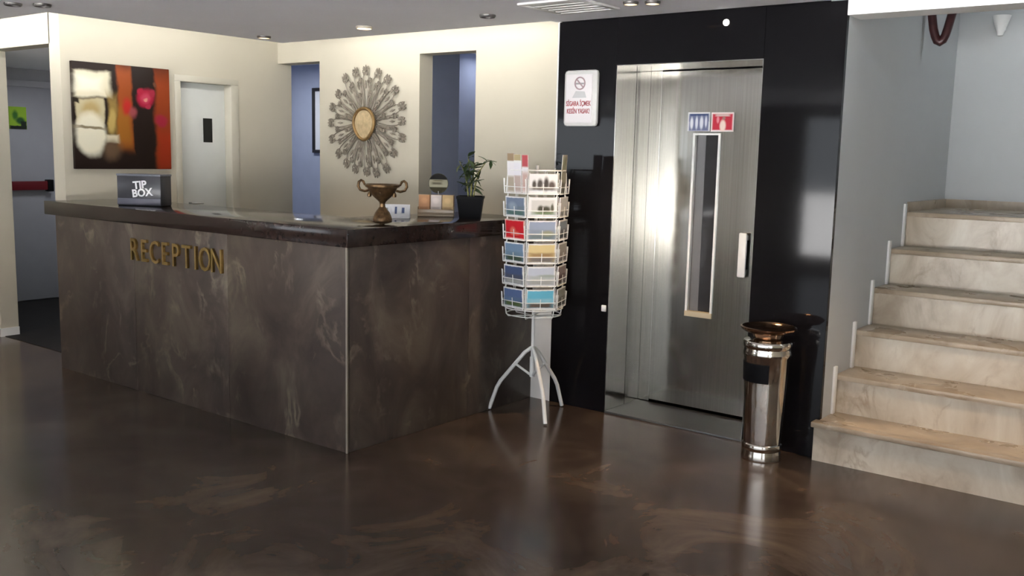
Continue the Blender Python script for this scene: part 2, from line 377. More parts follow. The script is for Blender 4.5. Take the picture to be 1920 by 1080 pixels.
struct('ground', MB().box(-30, 25, -40, REAR_Y-0.15, -0.2, -0.1).box(3.15, 25, REAR_Y-0.15, 30, -0.2, -0.1), MAT['ground'], 'paved ground outside the lobby', smooth=0)

# ------------------------------------------------------------------ door in the painting wall
d1 = struct('door_1', MB().box(WX-0.16, WX+0.006, D0-0.0, D0+0.055, 0, DZ-0.05, 0.003).box(WX-0.16, WX+0.006, D1-0.075, D1, 0, DZ-0.05, 0.003).box(WX-0.16, WX+0.006, D0, D1, DZ-0.05, DZ, 0.003), plain('door_frame_paint', (0.50, 0.475, 0.395), 0.5, var=0.02), 'white door in a pale frame on the painting wall')
lf = MB().box(WX-0.13, WX-0.09, D0+0.055, D1-0.075, 0.01, DZ-0.05, 0.002).build('door_leaf', plain('door_leaf_paint', (0.62, 0.64, 0.62), 0.45, var=0.02), d1)
MB().box(WX-0.09, WX-0.086, 4.868, 4.955, 1.645, 1.845).build('door_plaque', picture('door_plaque_print', (0.02, 0.02, 0.018), [('r', .5, .15, .35, .13, .1, (0.30, 0.30, 0.27))], (1, 1)), lf)['label'] = 'small black plaque'
MB().tube([(WX-0.09, 4.72, 1.135), (WX-0.045, 4.72, 1.135), (WX-0.04, 4.735, 1.135), (WX-0.04, 4.82, 1.135)], 0.009, 8).build('handle', MAT['alum'], lf)['label'] = 'metal lever handle'

# grey fire door in the passage
GX = -9.85
d2_ = struct('door_2', MB().box(GX-0.02, GX+0.03, 3.80, 3.87, 0, 2.22, 0.003).box(GX-0.02, GX+0.03, 5.14, 5.21, 0, 2.22, 0.003).box(GX-0.02, GX+0.03, 3.80, 5.21, 2.16, 2.22, 0.003), MAT['greydoor'], 'grey fire door at the end of the passage')
gl = MB().box(GX-0.02, GX+0.015, 3.87, 5.14, 0.012, 2.16, 0.003).build('door_leaf', plain('fire_door_paint', (0.30, 0.30, 0.325), 0.45, var=0.03), d2_)
pb = MB().box(GX+0.05, GX+0.085, 4.30, 4.86, 1.135, 1.225, 0.008).build('push_bar', MAT['redbar'], gl); pb['label'] = 'dark red push bar'
MB().box(GX+0.015, GX+0.09, 4.86, 4.92, 1.12, 1.24, 0.006).build('latch_box', MAT['black'], gl)
MB().box(GX+0.015, GX+0.09, 4.24, 4.30, 1.12, 1.24, 0.006).build('latch_box', MAT['black'], gl)
es = MB().box(-0.086, 0.086, -0.002, 0.002, -0.11, 0.11).build('exit_notice', picture('exit_notice_print', (0.30, 0.50, 0.04), [('e', .35, .62, .16, .2, .5, (0.05, 0.16, 0.03)), ('e', .65, .38, .25, .16, .4, (0.03, 0.10, 0.03)), ('r', .5, .06, .5, .09, .2, (0.02, 0.02, 0.02)), ('r', .82, .2, .16, .16, .3, (0.02, 0.03, 0.02))], (0.172, 0.22), warp=.1), loc=(GX+0.019, 4.618, 1.85), rot=(0, 0, PI/2))
tag(es, 'small yellow green notice stuck on the grey fire door', 'notice')

# ------------------------------------------------------------------ reception counter
CX0, CX1, CY0, CY1, CZ = -6.715, -3.70, 3.384, EY+0.0, 1.105
ct = thing('reception_counter', 'L-shaped reception counter clad in brown marbled stone with a dark top', 'counter', (CX1, CY0, 0))
ox, oy = CX1, CY0
MB().box(CX0+.02-ox, CX1-.02-ox, .02, .52, 0.0, CZ).box(-.52, -.02, .5, CY1-oy, 0.0, CZ).build('carcass', MAT['black'], ct, 0)
fx = [CX0, -5.72, -4.72, CX1]
for a, b in zip(fx, fx[1:]):
    MB().box(a-ox+0.0012, b-ox-0.0012, 0, 0.02, 0.0, CZ, 0.0015).build('cladding_panel', MAT['clad'], ct)
fy = [CY0+0.02, 4.37, CY1]
for a, b in zip(fy, fy[1:]):
    MB().box(-0.02, 0, a-oy+0.0012, b-oy-0.0012, 0.0, CZ, 0.0015).build('cladding_panel', MAT['clad'], ct)
MB().box(CX0-ox, CX0-ox+.02, 0.02, .52, 0, CZ, 0.0015).build('cladding_panel', MAT['clad'], ct)
MB().box(-0.004, 0.004, -0.004, 0.004, 0, CZ).build('corner_trim', plain('corner_trim_metal', (0.45, 0.41, 0.35), 0.4, 0.6), ct, 0)['label'] = 'thin pale metal corner strip'
# top slab, L shaped
SX0, SX1, SY0 = -6.82, -3.668, 3.358
L = [(SX0, SY0), (SX1, SY0), (SX1, EY), (-4.35, EY), (-4.35, 4.0), (SX0, 4.0)]
mb = MB(); bm = mb.bm
lo = [bm.verts.new((x-ox, y-oy, CZ)) for x, y in L]; hi = [bm.verts.new((x-ox, y-oy, 1.2)) for x, y in L]
bm.faces.new(lo[::-1]); bm.faces.new(hi)
for i in range(6):
    j = (i+1) % 6; bm.faces.new((lo[i], lo[j], hi[j], hi[i]))
bmesh.ops.bevel(bm, geom=[e for e in bm.edges], offset=0.004, segments=2, affect='EDGES', profile=0.5)
mb.build('countertop', MAT['slab'], ct)['label'] = 'thick dark polished top'

rs = thing('reception_sign', 'raised gilt RECEPTION letters on the counter front', 'sign', ((-5.745-4.746)/2, CY0, 0.87))
word = 'RECEPTION'; n = len(word)
adv = {'I': 0.62}
ws = [adv.get(c, 1.0) for c in word]; tot = sum(ws); span = 1.0; x = -span/2
for c, w in zip(word, ws):
    wd = span*w/tot; cxp = x+wd/2; x += wd
    me = text_mesh(c, 0.150, 0.016, MAT['brass'], 0.78, 0.0)
    me.materials.append(MAT['brass_dark_refl'])
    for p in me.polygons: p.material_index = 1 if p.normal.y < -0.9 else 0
    obj('letter', me, rs, (cxp, -0.010, 0))

# ------------------------------------------------------------------ elevator
ev = thing('elevator', 'elevator with steel door recessed in a black granite surround', 'elevator', (-2.65, EY, 0))
ex = -2.65
DX0, DX1, DTOP, DY = -3.12, -2.19, 2.146, 5.43
def lx(a): return a-ex
MB().box(lx(-3.545), lx(DX0), 0, 0.03, 0, CEIL, 0.001).build('granite_panel', MAT['granite'], ev, 0)
MB().box(lx(DX1)+.0015, lx(SX), 0, 0.03, 0, CEIL, 0.001).build('granite_panel', MAT['granite'], ev, 0)
MB().box(lx(DX0), lx(DX1), 0, 0.03, DTOP, CEIL, 0.001).build('granite_panel', MAT['granite'], ev, 0)
MB().box(lx(-3.55), lx(-3.1205), 0.03, 0.7, 0, CEIL).box(lx(DX1)+.0005, lx(SX-0.10), 0.03, 0.7, 0, CEIL).box(lx(-3.55), lx(SX-0.1), 0.03, 0.7, DTOP+0.0005, CEIL+0.35).box(lx(-3.55), lx(SX-.1), 0.68, 0.7, 0, CEIL+.35).build('shaft_wall', MAT['black'], ev, 0)
MB().box(lx(-3.556), lx(-3.545), -0.001, 0.03, 0, CEIL).build('edge_trim', MAT['white'], ev, 0)['label'] = 'pale edge strip beside the granite'
# steel lining of the recess
MB().box(lx(DX0)-0.0, lx(DX0)+0.004, 0.002, 0.232, 0, DTOP).build('jamb_panel', MAT['steel'], ev, 0)
MB().box(lx(DX0)-0.0, lx(DX0)+0.004, 0.238, 0.41, 0, DTOP).build('jamb_panel', MAT['steel'], ev, 0)
MB().box(lx(DX1)-0.004, lx(DX1), 0.002, 0.41, 0, DTOP).build('jamb_panel', MAT['steel'], ev, 0)
MB().box(lx(DX0)+0.004, lx(DX1)-0.004, 0.002, 0.20, DTOP-0.004, DTOP).build('soffit_panel', MAT['steel'], ev, 0)
MB().box(lx(DX0)+0.004, lx(DX1)-0.004, 0.205, 0.41, DTOP-0.004, DTOP).build('soffit_panel', MAT['steel'], ev, 0)
MB().box(lx(DX0)+0.004, lx(DX1)-0.004, 0.0, 0.405, 0.0, 0.012, 0.002).build('sill', MAT['steel_dark'], ev, 0)
MB().box(lx(DX0)+0.004, lx(-3.035), 0.41, 0.45, 0.014, DTOP-0.004, 0.002).build('door_post', MAT['steel'], ev, 0)
# leaf with slot window: built of four pieces round the slot, one mesh
wx0, wx1, wz0, wz1 = -2.785, -2.622, 0.635, 1.745
leaf = MB().grid_wall((lx(-3.03), lx(wx0), 0.405, 0.45, 0.03, DTOP-0.01), (lx(wx1), lx(DX1)-0.006, 0.405, 0.45, 0.03, DTOP-0.01), (lx(wx0), lx(wx1), 0.405, 0.45, wz1, DTOP-0.01), (lx(wx0), lx(wx1), 0.405, 0.45, 0.03, wz0)).build('door_leaf', MAT['steel'], ev, 0)
leaf['label'] = 'brushed steel door leaf'
fw_ = 0.012
MB().box(lx(wx0)-fw_, lx(wx0)+.004, 0.397, 0.43, wz0-fw_, wz1+fw_, .002).box(lx(wx1)-.004, lx(wx1)+fw_, 0.397, 0.43, wz0-fw_, wz1+fw_, .002).box(lx(wx0), lx(wx1), 0.397, 0.43, wz1, wz1+fw_, .002).build('window_frame', MAT['whitemetal'], leaf)
MB().box(lx(wx0)-fw_, lx(wx1)+fw_, 0.393, 0.44, wz0-0.022, wz0+0.012, .002).build('window_ledge', MAT['beige'], leaf)
MB().box(lx(wx0), lx(wx1), 0.436, 0.442, wz0, wz1).build('window_glass', MAT['glassdark'], leaf, 0)
MB().box(lx(wx0)+0.004, lx(wx0)+0.062, 0.432, 0.436, wz0+.01, wz1).build('glass_edge', plain('grey_glass_edge', (0.16, 0.16, 0.165), 0.3), leaf, 0)
hx = lx(-2.418)
MB().box(hx-0.026, hx+0.026, 0.365, 0.385, 0.895, 1.165, 0.008).box(hx-0.018, hx+0.018, 0.38, 0.406, 0.91, 0.94).box(hx-0.018, hx+0.018, 0.38, 0.406, 1.12, 1.15).build('handle', MAT['whitemetal'], leaf)['label'] = 'white vertical pull handle'
st1 = picture('capacity_sticker', (0.72, 0.73, 0.74), [('r', .5, .72, .44, .20, .12, (0.05, 0.08, 0.19)), ('r', .5, .42, .44, .40, .1, (0.16, 0.18, 0.30)), ('e', .18, .42, .07, .30, .4, (0.72, 0.74, 0.78)), ('e', .40, .44, .06, .32, .4, (0.70, 0.72, 0.78)), ('e', .62, .44, .08, .32, .4, (0.70, 0.72, 0.78)), ('e', .82, .50, .05, .28, .4, (0.66, 0.68, 0.76))], (0.15, 0.115))
MB().box(-.075, .075, -.0015, .0015, -.0575, .0575).build('sticker', st1, leaf, 0, (lx(-2.762), 0.402, 1.826))['label'] = 'blue and white sticker with standing figures'
st2 = picture('warning_sticker', (0.78, 0.70, 0.68), [('r', .5, .5, .44, .42, .1, (0.52, 0.035, 0.06)), ('e', .52, .30, .13, .30, .35, (0.78, 0.62, 0.55)), ('r', .5, .86, .3, .07, .3, (0.60, 0.42, 0.40)), ('e', .56, .70, .07, .08, .4, (0.35, 0.2, 0.17)), ('e', .30, .62, .06, .18, .4, (0.70, 0.25, 0.28))], (0.15, 0.115))
MB().box(-.075, .075, -.0015, .0015, -.0575, .0575).build('sticker', st2, leaf, 0, (lx(-2.605), 0.402, 1.824))['label'] = 'red and white warning sticker'
il = MB().lathe([(0, .012), (.010, .011), (.017, .006), (.018, 0), (0, 0)], 20).build('indicator_lamp', emitter('indicator_glow', (1.0, 0.97, 0.88), 6), ev, loc=(lx(-2.42), 0, 2.35), rot=(PI/2, 0, 0)); il['label'] = 'small round lit lamp above the door'
cb = MB().box(-0.016, 0.016, -0.012, 0, -0.02, 0.02, 0.004).build('call_button', MAT['whitemetal'], ev, loc=(lx(-3.145), 0, 0.665)); cb['label'] = 'small white call button'

# no-smoking sign
ns = thing('no_smoking_sign', 'white framed no-smoking sign on the black granite beside the elevator', 'sign', (-3.357, EY, 1.955))
MB().box(-.122, .122, -.03, 0, -.172, .168, .022).build('frame', plain('sign_frame_plastic', (0.66, 0.66, 0.64), 0.4), ns)
MB().box(-.104, .088, -.034, -.028, -.150, .142, .004).build('face', plain('sign_face_print', (0.78, 0.75, 0.76), 0.45, var=0.02), ns)
ring = [(0.036*math.cos(2*PI*k/28), -.035, 0.088+0.036*math.sin(2*PI*k/28)) for k in range(28)]
MB().tube(ring, 0.0045, 6, closed=True).tube([(-.025, -.035, .113), (.025, -.035, .063)], 0.0045, 6).build('prohibition_mark', plain('faded_red_grey', (0.42, 0.30, 0.32), 0.6), ns)
MB().box(-.03, .03, -.0362, -.034, .081, .091).build('cigarette_mark', MAT['greyprint'], ns)
MB().prism([(-.055, 0.0), (.05, 0.0), (.036, .038), (-.03, .042)], -.0352, -.034).build('grey_print', plain('pale_grey_print', (0.55, 0.55, 0.56), 0.6), ns, 0)
for i, t in enumerate(('SİGARA İÇMEK', 'KESİN YASAK!')):
    me = text_mesh(t, 0.030, 0.002, plain('faded_red_lettering', (0.42, 0.10, 0.11), 0.6), 0.64, 0.0008)
    obj('lettering', me, ns, (-0.008, -0.0352, -0.048-0.046*i))

# ------------------------------------------------------------------ stairs
stc = thing('staircase', 'beige marble staircase climbing to a landing beside the elevator', 'staircase', (SX, 4.96, 0))
RISE, GO, NS = 0.2165, 0.2726, 6
SW = 1.598
for k in range(NS):
    y = k*GO; zt = (k+1)*RISE
    last = k == NS-1
    yb = (7.248-4.96) if last else y+GO+0.02
    x_l = -0.012 if k == 0 else 0.0
    # step body stays clear of the wall: first step stands proud of the wall end
    MB().box(x_l if k else -0.012, SW, y+0.012, y+0.035, k*RISE, zt-0.03).build('riser', MAT['marble'], stc, 0)
    if k == 0:
        MB().box(-0.022, SW, y-0.014, 0.058, zt-0.03, zt, 0.005).box(0.0, SW, 0.05, yb, zt-0.03, zt, 0.003).build('tread', MAT['tread'], stc)
    else:
        MB().box(0.0, SW, y-0.014, yb, zt-0.03, zt, 0.005).build('tread', MAT['tread'], stc)
    if k:
        MB().box(0.0, 0.014, y-0.052, y-0.016, zt-RISE, zt+0.05, 0.002).build('skirting_piece', MAT['white'], stc)['label'] = 'white vertical skirting piece'
MB().box(0.0, 0.014, (NS-1)*GO+0.02, 7.248-4.96, NS*RISE, NS*RISE+0.06).box(0.014, SW, 7.235-4.96, 7.248-4.96, NS*RISE, NS*RISE+0.06).build('landing_skirting', MAT['tread'], stc, 0)

# dark handrail end hanging into view above the stairs
hp = [Vector(p) for p in ((-1.712, 6.40, 3.1), (-1.712, 6.40, 2.75), (-1.711, 6.40, 2.60), (-1.706, 6.40, 2.51), (-1.692, 6.40, 2.43), (-1.678, 6.40, 2.385), (-1.664, 6.40, 2.355), (-1.648, 6.40, 2.346), (-1.634, 6.405, 2.357), (-1.622, 6.41, 2.388), (-1.612, 6.415, 2.43), (-1.597, 6.43, 2.52), (-1.580, 6.44, 2.64), (-1.566, 6.46, 2.80), (-1.55, 6.48, 3.1))]
A, Bp, Cp = hp[0], hp[7], hp[-1]
hr = thing('handrail', 'dark red curved handrail end hanging above the stairs', 'handrail', (Bp.x, Bp.y, Bp.z))
MB().tube([p-Bp for p in hp], 0.026, 12).build('rail', MAT['rail'], hr)
MB().lathe([(0.0, 0), (0.036, 0), (0.036, 0.10), (0.0, 0.10)], 16, (A.x-Bp.x, A.y-Bp.y, A.z-Bp.z)).build('mount', MAT['rail'], hr)
MB().lathe([(0.0, 0), (0.036, 0), (0.036, 0.10), (0.0, 0.10)], 16, (Cp.x-Bp.x, Cp.y-Bp.y, Cp.z-Bp.z)).build('mount', MAT['rail'], hr)
struct('ceiling_stair', MB().box(SX, -0.15, EY+0.2, 7.25, 3.2, 3.3), MAT['white'], 'ceiling of the stairwell', smooth=0)
sl = thing('wall_light', 'faint white cone wall lamp on the stair landing wall', 'lamp', (-1.47, 7.25, 2.53))
MB().lathe([(0.0, -.07), (.018, -.07), (.06, .06), (.055, .06), (.014, -.062), (0, -.062)], 20, (0, -.075, 0)).build('shade', MAT['white'], sl)
MB().box(-.02, .02, -.03, 0, -.03, .03, .004).box(-.008, .008, -.075, -.02, -.01, .006).build('bracket', MAT['white'], sl)

# ------------------------------------------------------------------ ceiling fittings
def downlight(x, y, label, trim, lamp, r=0.05, lit=0, twin=False):
    t = thing('downlight', label, 'downlight', (x, y, CEIL), group='recessed ceiling downlights')
    MB().lathe([(r*0.84, -0.001), (r*0.84, -0.014), (r*0.90, -0.016), (r, -0.008), (r, 0.0), (r*0.84, 0.0)], 28).build('trim_ring', trim, t)
    MB().lathe([(0, -0.003), (r*0.62, -0.003), (r*0.80, -0.0005), (0, -0.0005)], 20).build('lamp', lamp, t)
    if lit:
        l = bpy.data.lights.new('downlight_lamp', 'SPOT'); l.energy = lit; l.color = (1.0, 0.70, 0.42); l.spot_size = math.radians(95); l.spot_blend = 0.8; l.shadow_soft_size = 0.04
        o = bpy.data.objects.new('downlight_lamp', l); C.objects.link(o); o.parent = t; o.location = (0, 0, -0.03)
    return t
downlight(-5.888, 4.576, 'small dark downlight nearest the inner corner of the ceiling', MAT['trimdark'], MAT['lampwarm'], 0.05, 45)
downlight(-4.806, 4.554, 'pale cream downlight above the metal sunburst', MAT['trimpale'], MAT['lampwarm'], 0.055, 70)
downlight(-3.732, 4.535, 'small dark downlight left of the white ceiling vent', MAT['trimdark'], MAT['lampoff'])
downlight(-2.745, 4.535, 'left downlight of the pair before the elevator', MAT['trimdark'], MAT['lampwarm'], 0.042, 45)
downlight(-2.635, 4.575, 'right downlight of the pair before the elevator', MAT['trimdark'], MAT['lampwarm'], 0.042, 45)
downlight(-5.93, 2.79, 'left downlight of the pair above the counter end', MAT['trimdark'], MAT['lampoff'], 0.05)
downlight(-5.80, 2.90, 'right downlight of the pair above the counter end', MAT['trimdark'], MAT['lampoff'], 0.05)
downlight(-0.75, 4.35, 'lit downlight in front of the stairs', MAT['trimdark'], MAT['lampwarm'], 0.05, 90)
downlight(-7.6, 2.6, 'lit downlight in front of the passage', MAT['trimdark'], MAT['lampwarm'], 0.05, 60)
pd = thing('passage_downlight', 'dark downlight in the passage ceiling', 'downlight', (-8.15, 4.35, 2.34))
MB().lathe([(0, -.012), (.04, -.012), (.06, -.006), (.06, 0), (0, 0)], 20).build('trim_ring', MAT['trimdark'], pd)
vt = thing('ceiling_vent', 'white square air vent set in the ceiling', 'vent', (-3.10, 4.47, CEIL)); vt.scale = (.85, .85, 1)
MB().box(-.24, .24, -.24, -.20, -.012, 0, .003).box(-.24, .24, .20, .24, -.012, 0, .003).box(-.24, -.20, -.2, .2, -.012, 0, .003).box(.20, .24, -.2, .2, -.012, 0, .003).build('frame', MAT['white'], vt)
for k in range(5):
    yy = -.16+.08*k
    MB().box(-.2, .2, yy-.028, yy+.028, -.010, -.002, .002).build('slat', MAT['white'], vt)

# ------------------------------------------------------------------ painting
pz = picture('abstract_painting', (0.018, 0.011, 0.009), [
    ('r', .515, .60, .075, .39, .25, (0.27, 0.060, 0.014)), ('r', .50, .40, .07, .18, .5, (0.30, 0.115, 0.018)),
    ('r', .925, .47, .085, .50, .35, (0.26, 0.045, 0.012)), ('r', .93, .18, .07, .2, .5, (0.33, 0.035, 0.012)),
    ('r', .20, .795, .175, .115, .18, (0.62, 0.57, 0.42)), ('r', .16, .80, .12, .06, .6, (0.72, 0.69, 0.56)),
    ('r', .165, .53, .135, .135, .10, (0.46, 0.40, 0.25)), ('e', .165, .55, .08, .09, .5, (0.40, 0.30, 0.13)),
    ('e', .165, .33, .15, .20, .22, (0.68, 0.64, 0.50)), ('r', .165, .395, .145, .012, .5, (0.22, 0.18, 0.11)),
    ('r', .385, .53, .045, .17, .5, (0.24, 0.16, 0.05)), ('e', .375, .46, .04, .10, .4, (0.42, 0.30, 0.10)),
    ('r', .375, .295, .065, .045, .35, (0.58, 0.52, 0.38)), ('e', .37, .18, .09, .09, .6, (0.12, 0.075, 0.045)),
    ('r', .035, .645, .025, .025, .4, (0.02, 0.015, 0.01)),
    ('e', .735, .695, .088, .085, .3, (0.33, 0.012, 0.040)), ('e', .735, .70, .045, .045, .5, (0.46, 0.05, 0.09)), ('e', .735, .69, .016, .016, .5, (0.60, 0.25, 0.20)),
    ('e', .68, .76, .03, .03, .4, (0.34, 0.015, 0.04)), ('e', .80, .74, .03, .035, .4, (0.30, 0.02, 0.045)), ('e', .76, .62, .03, .025, .4, (0.36, 0.03, 0.06)), ('e', .83, .83, .02, .025, .5, (0.12, 0.05, 0.03)), ('e', .535, .60, .05, .075, .5, (0.42, 0.022, 0.02)), ('e', .60, .55, .04, .05, .6, (0.28, 0.06, 0.07)), ('e', .90, .48, .055, .055, .4, (0.33, 0.02, 0.045))], (0.80, 0.79), 0.4, warp=0.085)
pt = thing('abstract_painting', 'abstract canvas of cream shapes and red flowers on dark brown', 'painting', (WX, 4.079, 1.816), PI/2)
MB().box(-.40, .40, -.035, -.001, -.395, .395, .004).build('canvas', pz, pt, loc=(0, 0, 0))

# ------------------------------------------------------------------ sunburst wall decoration
sb = thing('sunburst_wall_decoration', 'large round antique metal sunburst of wire petals on the back wall', 'wall decoration', (-5.856, BY, 1.832))
sb.scale = (1.05, 1, 1.05)
def loop_pts(r0, r1, w, n=16, y=-.02):
    pts = []
    for i in range(n):
        a = 2*PI*i/n; t = (1-math.cos(a))/2
        pts.append((w*math.sin(a)*(0.35+0.9*t)*0.5*2, y, r0+(r1-r0)*t))
    return pts
def petal_mesh(r0, r1, w, y, tip):
    mb = MB(); mb.tube(loop_pts(r0, r1, w, 14, y), 0.0036, 5, closed=True)
    # central bud leaf
    zc = r0+(r1-r0)*0.62
    mb.prism([(0, zc-.03), (.009, zc), (.005, zc+.02), (0, zc+.035), (-.005, zc+.02), (-.009, zc)], y-.003, y+.003)
    if tip:
        k = tip
        for s in (-1, 1):
            mb.tube([(0, y, r1-.004*k), (s*.016*k, y, r1+.010*k), (s*.028*k, y-.004, r1+.004*k), (s*.027*k, y-.006, r1-.012*k), (s*.016*k, y-.006, r1-.016*k)], 0.0045, 5)
            mb.prism([(s*.004*k, r1-.004*k), (s*.030*k, r1+.014*k), (s*.022*k, r1+.034*k), (s*.006*k, r1+.020*k)], y-.003, y+.003)
            mb.prism([(s*.006*k, r1-.030*k), (s*.026*k, r1-.024*k), (s*.020*k, r1-.006*k), (s*.004*k, r1-.012*k)], y-.007, y-.002)
        mb.prism([(0, r1-.004), (.012*k, r1+.016*k), (.005*k, r1+.030*k), (0, r1+.042*k), (-.005*k, r1+.030*k), (-.012*k, r1+.016*k)], y-.003, y+.003)
    return mb.mesh('petal', MAT['wire'], 40)
pm = [petal_mesh(.12, .395, .036, -.020, 1.12), petal_mesh(.11, .215, .020, -.034, 0.6), petal_mesh(.13, .325, .012, -.028, 0.7)]
rs_ = random.Random(11)
for k in range(20):
    o = obj('petal', pm[0], sb, rot=(0, 2*PI*(k+rs_.uniform(-.12, .12))/20, 0)); q = rs_.uniform(.95, 1.05); o.scale = (1, 1, q)
for k in range(12):
    obj('inner_petal', pm[1], sb, rot=(0, 2*PI*(k+.5)/12, 0))
for k in range(20):
    obj('slim_petal', pm[2], sb, rot=(0, 2*PI*(k+.5)/20, 0))
for rr in (.115,):
    MB().tube([(rr*math.cos(2*PI*k/48), -.012, rr*math.sin(2*PI*k/48)) for k in range(48)], 0.004, 6, closed=True).build('wire_ring', MAT['wire'], sb)
def heart(sz, n=40):
    p = []
    for k in range(n):
        a = 2*PI*k/n; rr = sz*(1+0.20*max(0, -math.sin(a))**6)
        p.append((rr*1.03*math.cos(a), rr*math.sin(a)))
    return p
hpnts = heart(.110)
MB().tube([(x, -.045, z) for x, z in hpnts], 0.013, 8, closed=True).build('centre_ring', MAT['ringbronze'], sb)['label'] = 'bronze drop-shaped centre ring'
MB().prism([(x*.95, z*.95) for x, z in hpnts], -.045, -.035).build('centre_plate', plain('centre_plate_gold', (0.55, 0.43, 0.25), 0.4, 0.3, var=0.2, vscale=30), sb)
MB().box(-.01, .01, -.036, 0, -.06, .06).build('wall_mount', MAT['wire'], sb, 0)

# ------------------------------------------------------------------ frames seen through the openings
pf = thing('framed_mirror', 'tall narrow dark framed picture seen through the left opening', 'picture', (-8.26, 7.3, 1.98))
def frame_parts(t, w, h, b, inner):
    MB().box(-w/2, w/2, -.03, 0, h/2-b, h/2, .003).box(-w/2, w/2, -.03, 0, -h/2, -h/2+b, .003).box(-w/2, -w/2+b, -.03, 0, -h/2+b, h/2-b, .003).box(w/2-b, w/2, -.03, 0, -h/2+b, h/2-b, .003).build('frame', MAT['frame_dark'], t)
    MB().box(-w/2+b, w/2-b, -.012, 0, -h/2+b, h/2-b).build('picture_sheet', inner, t, 0)
pf.location = (-8.27, 7.3, 1.93)
frame_parts(pf, 0.50, 0.72, 0.035, MAT['paper'])
pf2 = thing('framed_picture', 'dark framed grey picture seen through the right opening', 'picture', (-6.02, 7.3, 1.90))
frame_parts(pf2, 0.42, 0.34, 0.028, plain('grey_picture_sheet', (0.30, 0.30, 0.34), 0.3))

# ------------------------------------------------------------------ things on the counter
TZ = 1.2
tb = thing('tip_box', 'dark smoked tip box with white tilted lettering on the counter', 'box', (-5.99, 3.64, TZ), math.radians(28))
MB().box(-.16, .16, -.07, .07, 0, .205, .006).build('body', MAT['smoke'], tb)
MB().box(-.163, .163, -.073, .073, .200, .214, .004).build('lid', plain('grey_lid', (0.15, 0.16, 0.19), 0.35, spec=0.2), tb)
MB().box(-.158, .158, -.0735, -.07, .008, .05, .001).build('lower_band', plain('grey_band', (0.12, 0.12, 0.15), 0.4, spec=0.2), tb)
for t, zz, xx in (('TIP', .118, .012), ('BOX', .066, .028)):
    me = text_mesh(t, 0.052, 0.003, MAT['paper'], 1.0, 0.0022)
    obj('lettering', me, tb, (xx, -.0725, zz), (0, math.radians(-6), 0))

# bronze urn
ur = thing('bronze_urn', 'aged bronze two-handled urn standing on the counter corner', 'urn', (-4.01, 3.945, TZ), math.radians(36)); ur.scale = (.93, .93, .93)
MB().lathe([(0, 0), (.060, 0), (.062, .010), (.056, .030), (.045, .055), (.030, .075), (.020, .088), (0, .088)], 28).build('foot', MAT['bronze'], ur)
MB().lathe([(0, .085), (.019, .085), (.017, .105), (.020, .118), (.032, .130), (.055, .150), (.078, .178), (.088, .200), (.092, .206), (.108, .214), (.110, .226), (.100, .230), (.094, .216), (.07, .19), (0, .16)], 32).build('bowl', MAT['bronze'], ur)
for s in (-1, 1):
    MB().tube([(s*.086, 0, .190), (s*.112, 0, .184), (s*.140, 0, .192), (s*.152, 0, .214), (s*.148, 0, .240), (s*.134, 0, .252), (s*.120, 0, .244), (s*.112, 0, .226), (s*.100, 0, .222)], [.008, .008, .008, .009, .009, .008, .008, .007, .007], 8).build('handle', MAT['bronze'], ur)
    MB().lathe([(0, 0), (.012, .004), (.014, .016), (.008, .030), (0, .034)], 12, (s*.078, -.02, .148)).build('boss', MAT['bronze'], ur)
MB().lathe([(0, 0), (.010, .003), (.013, .014), (.008, .026), (0, .03)], 12, (0, -.070, .165)).build('boss', MAT['bronze'], ur)

# white tent card
tc_ = thing('tent_card', 'small white printed tent card beside the bronze urn', 'card', (-4.155, 4.20, TZ), math.radians(38))
MB().prism([(-.085, 0), (-.085, .002), (.085, .002), (.085, 0)], -.04, .04).build('base', MAT['paper'], tc_, 0)
o = MB().box(-.088, .088, -.0015, .0015, 0, .088).build('front_sheet', MAT['paper'], tc_, 0, (0, -.036, .001), (math.radians(-22), 0, 0))
for i, (xa, wa, ha) in enumerate(((-.052, .016, .03), (.004, .012, .045), (.048, .016, .035))):
    MB().box(xa-wa/2, xa+wa/2, -.0025, -.0015, .050-ha/2, .050+ha/2).build('printed_mark', MAT['blueprint'] if i else MAT['greyprint'], o, 0)
MB().box(-.088, .088, -.0015, .0015, 0, .088).build('back_sheet', MAT['paper'], tc_, 0, (0, .036, .001), (math.radians(22), 0, 0))

# leaflet stand with a round sign
ls = thing('leaflet_holder', 'small leaflet holder with orange leaflets on the counter', 'leaflet holder', (-4.135, 4.545, TZ), math.radians(38))
MB().box(-.115, .115, -.05, .05, 0, .012, .003).box(-.115, .115, .03, .036, .012, .135, .001).box(-.115, -.111, -.045, .036, .012, .06, .001).box(.111, .115, -.045, .036, .012, .06, .001).box(-.115, .115, -.047, -.043, .012, .045, .001).build('tray', plain('clear_beige_acrylic', (0.45, 0.36, 0.26), 0.2), ls)
for k, (xx, cc) in enumerate(((-.075, (0.50, 0.28, 0.15)), (0.0, (0.70, 0.62, 0.58)), (.075, (0.58, 0.42, 0.22)))):
    pm_ = picture('leaflet_print', cc, [('r', .5, .25, .4, .12, .4, tuple(c*.75 for c in cc)), ('e', .5, .7, .3, .15, .5, tuple(min(1, c*1.2) for c in cc))], (.068, .12))
    lo_ = MB().box(-.034, .034, -.006, .006, -.06, .06, .001).build('leaflet', pm_, loc=Vector((-4.135, 4.545, TZ))+Matrix.Rotation(math.radians(38), 3, 'Z') @ Vector((xx, -.012, .0735)), rot=(math.radians(-8), 0, math.radians(38)))
    tag(lo_, ('orange leaflet at the left of the counter leaflet holder', 'pale pink leaflet in the middle of the counter leaflet holder', 'yellow tan leaflet at the right of the counter leaflet holder')[k], 'leaflet', 'leaflets in the counter holder')
rsn = thing('round_sign', 'small round black and olive sign on a stem above the leaflets', 'sign', (-4.19, 4.625, TZ), math.radians(38))
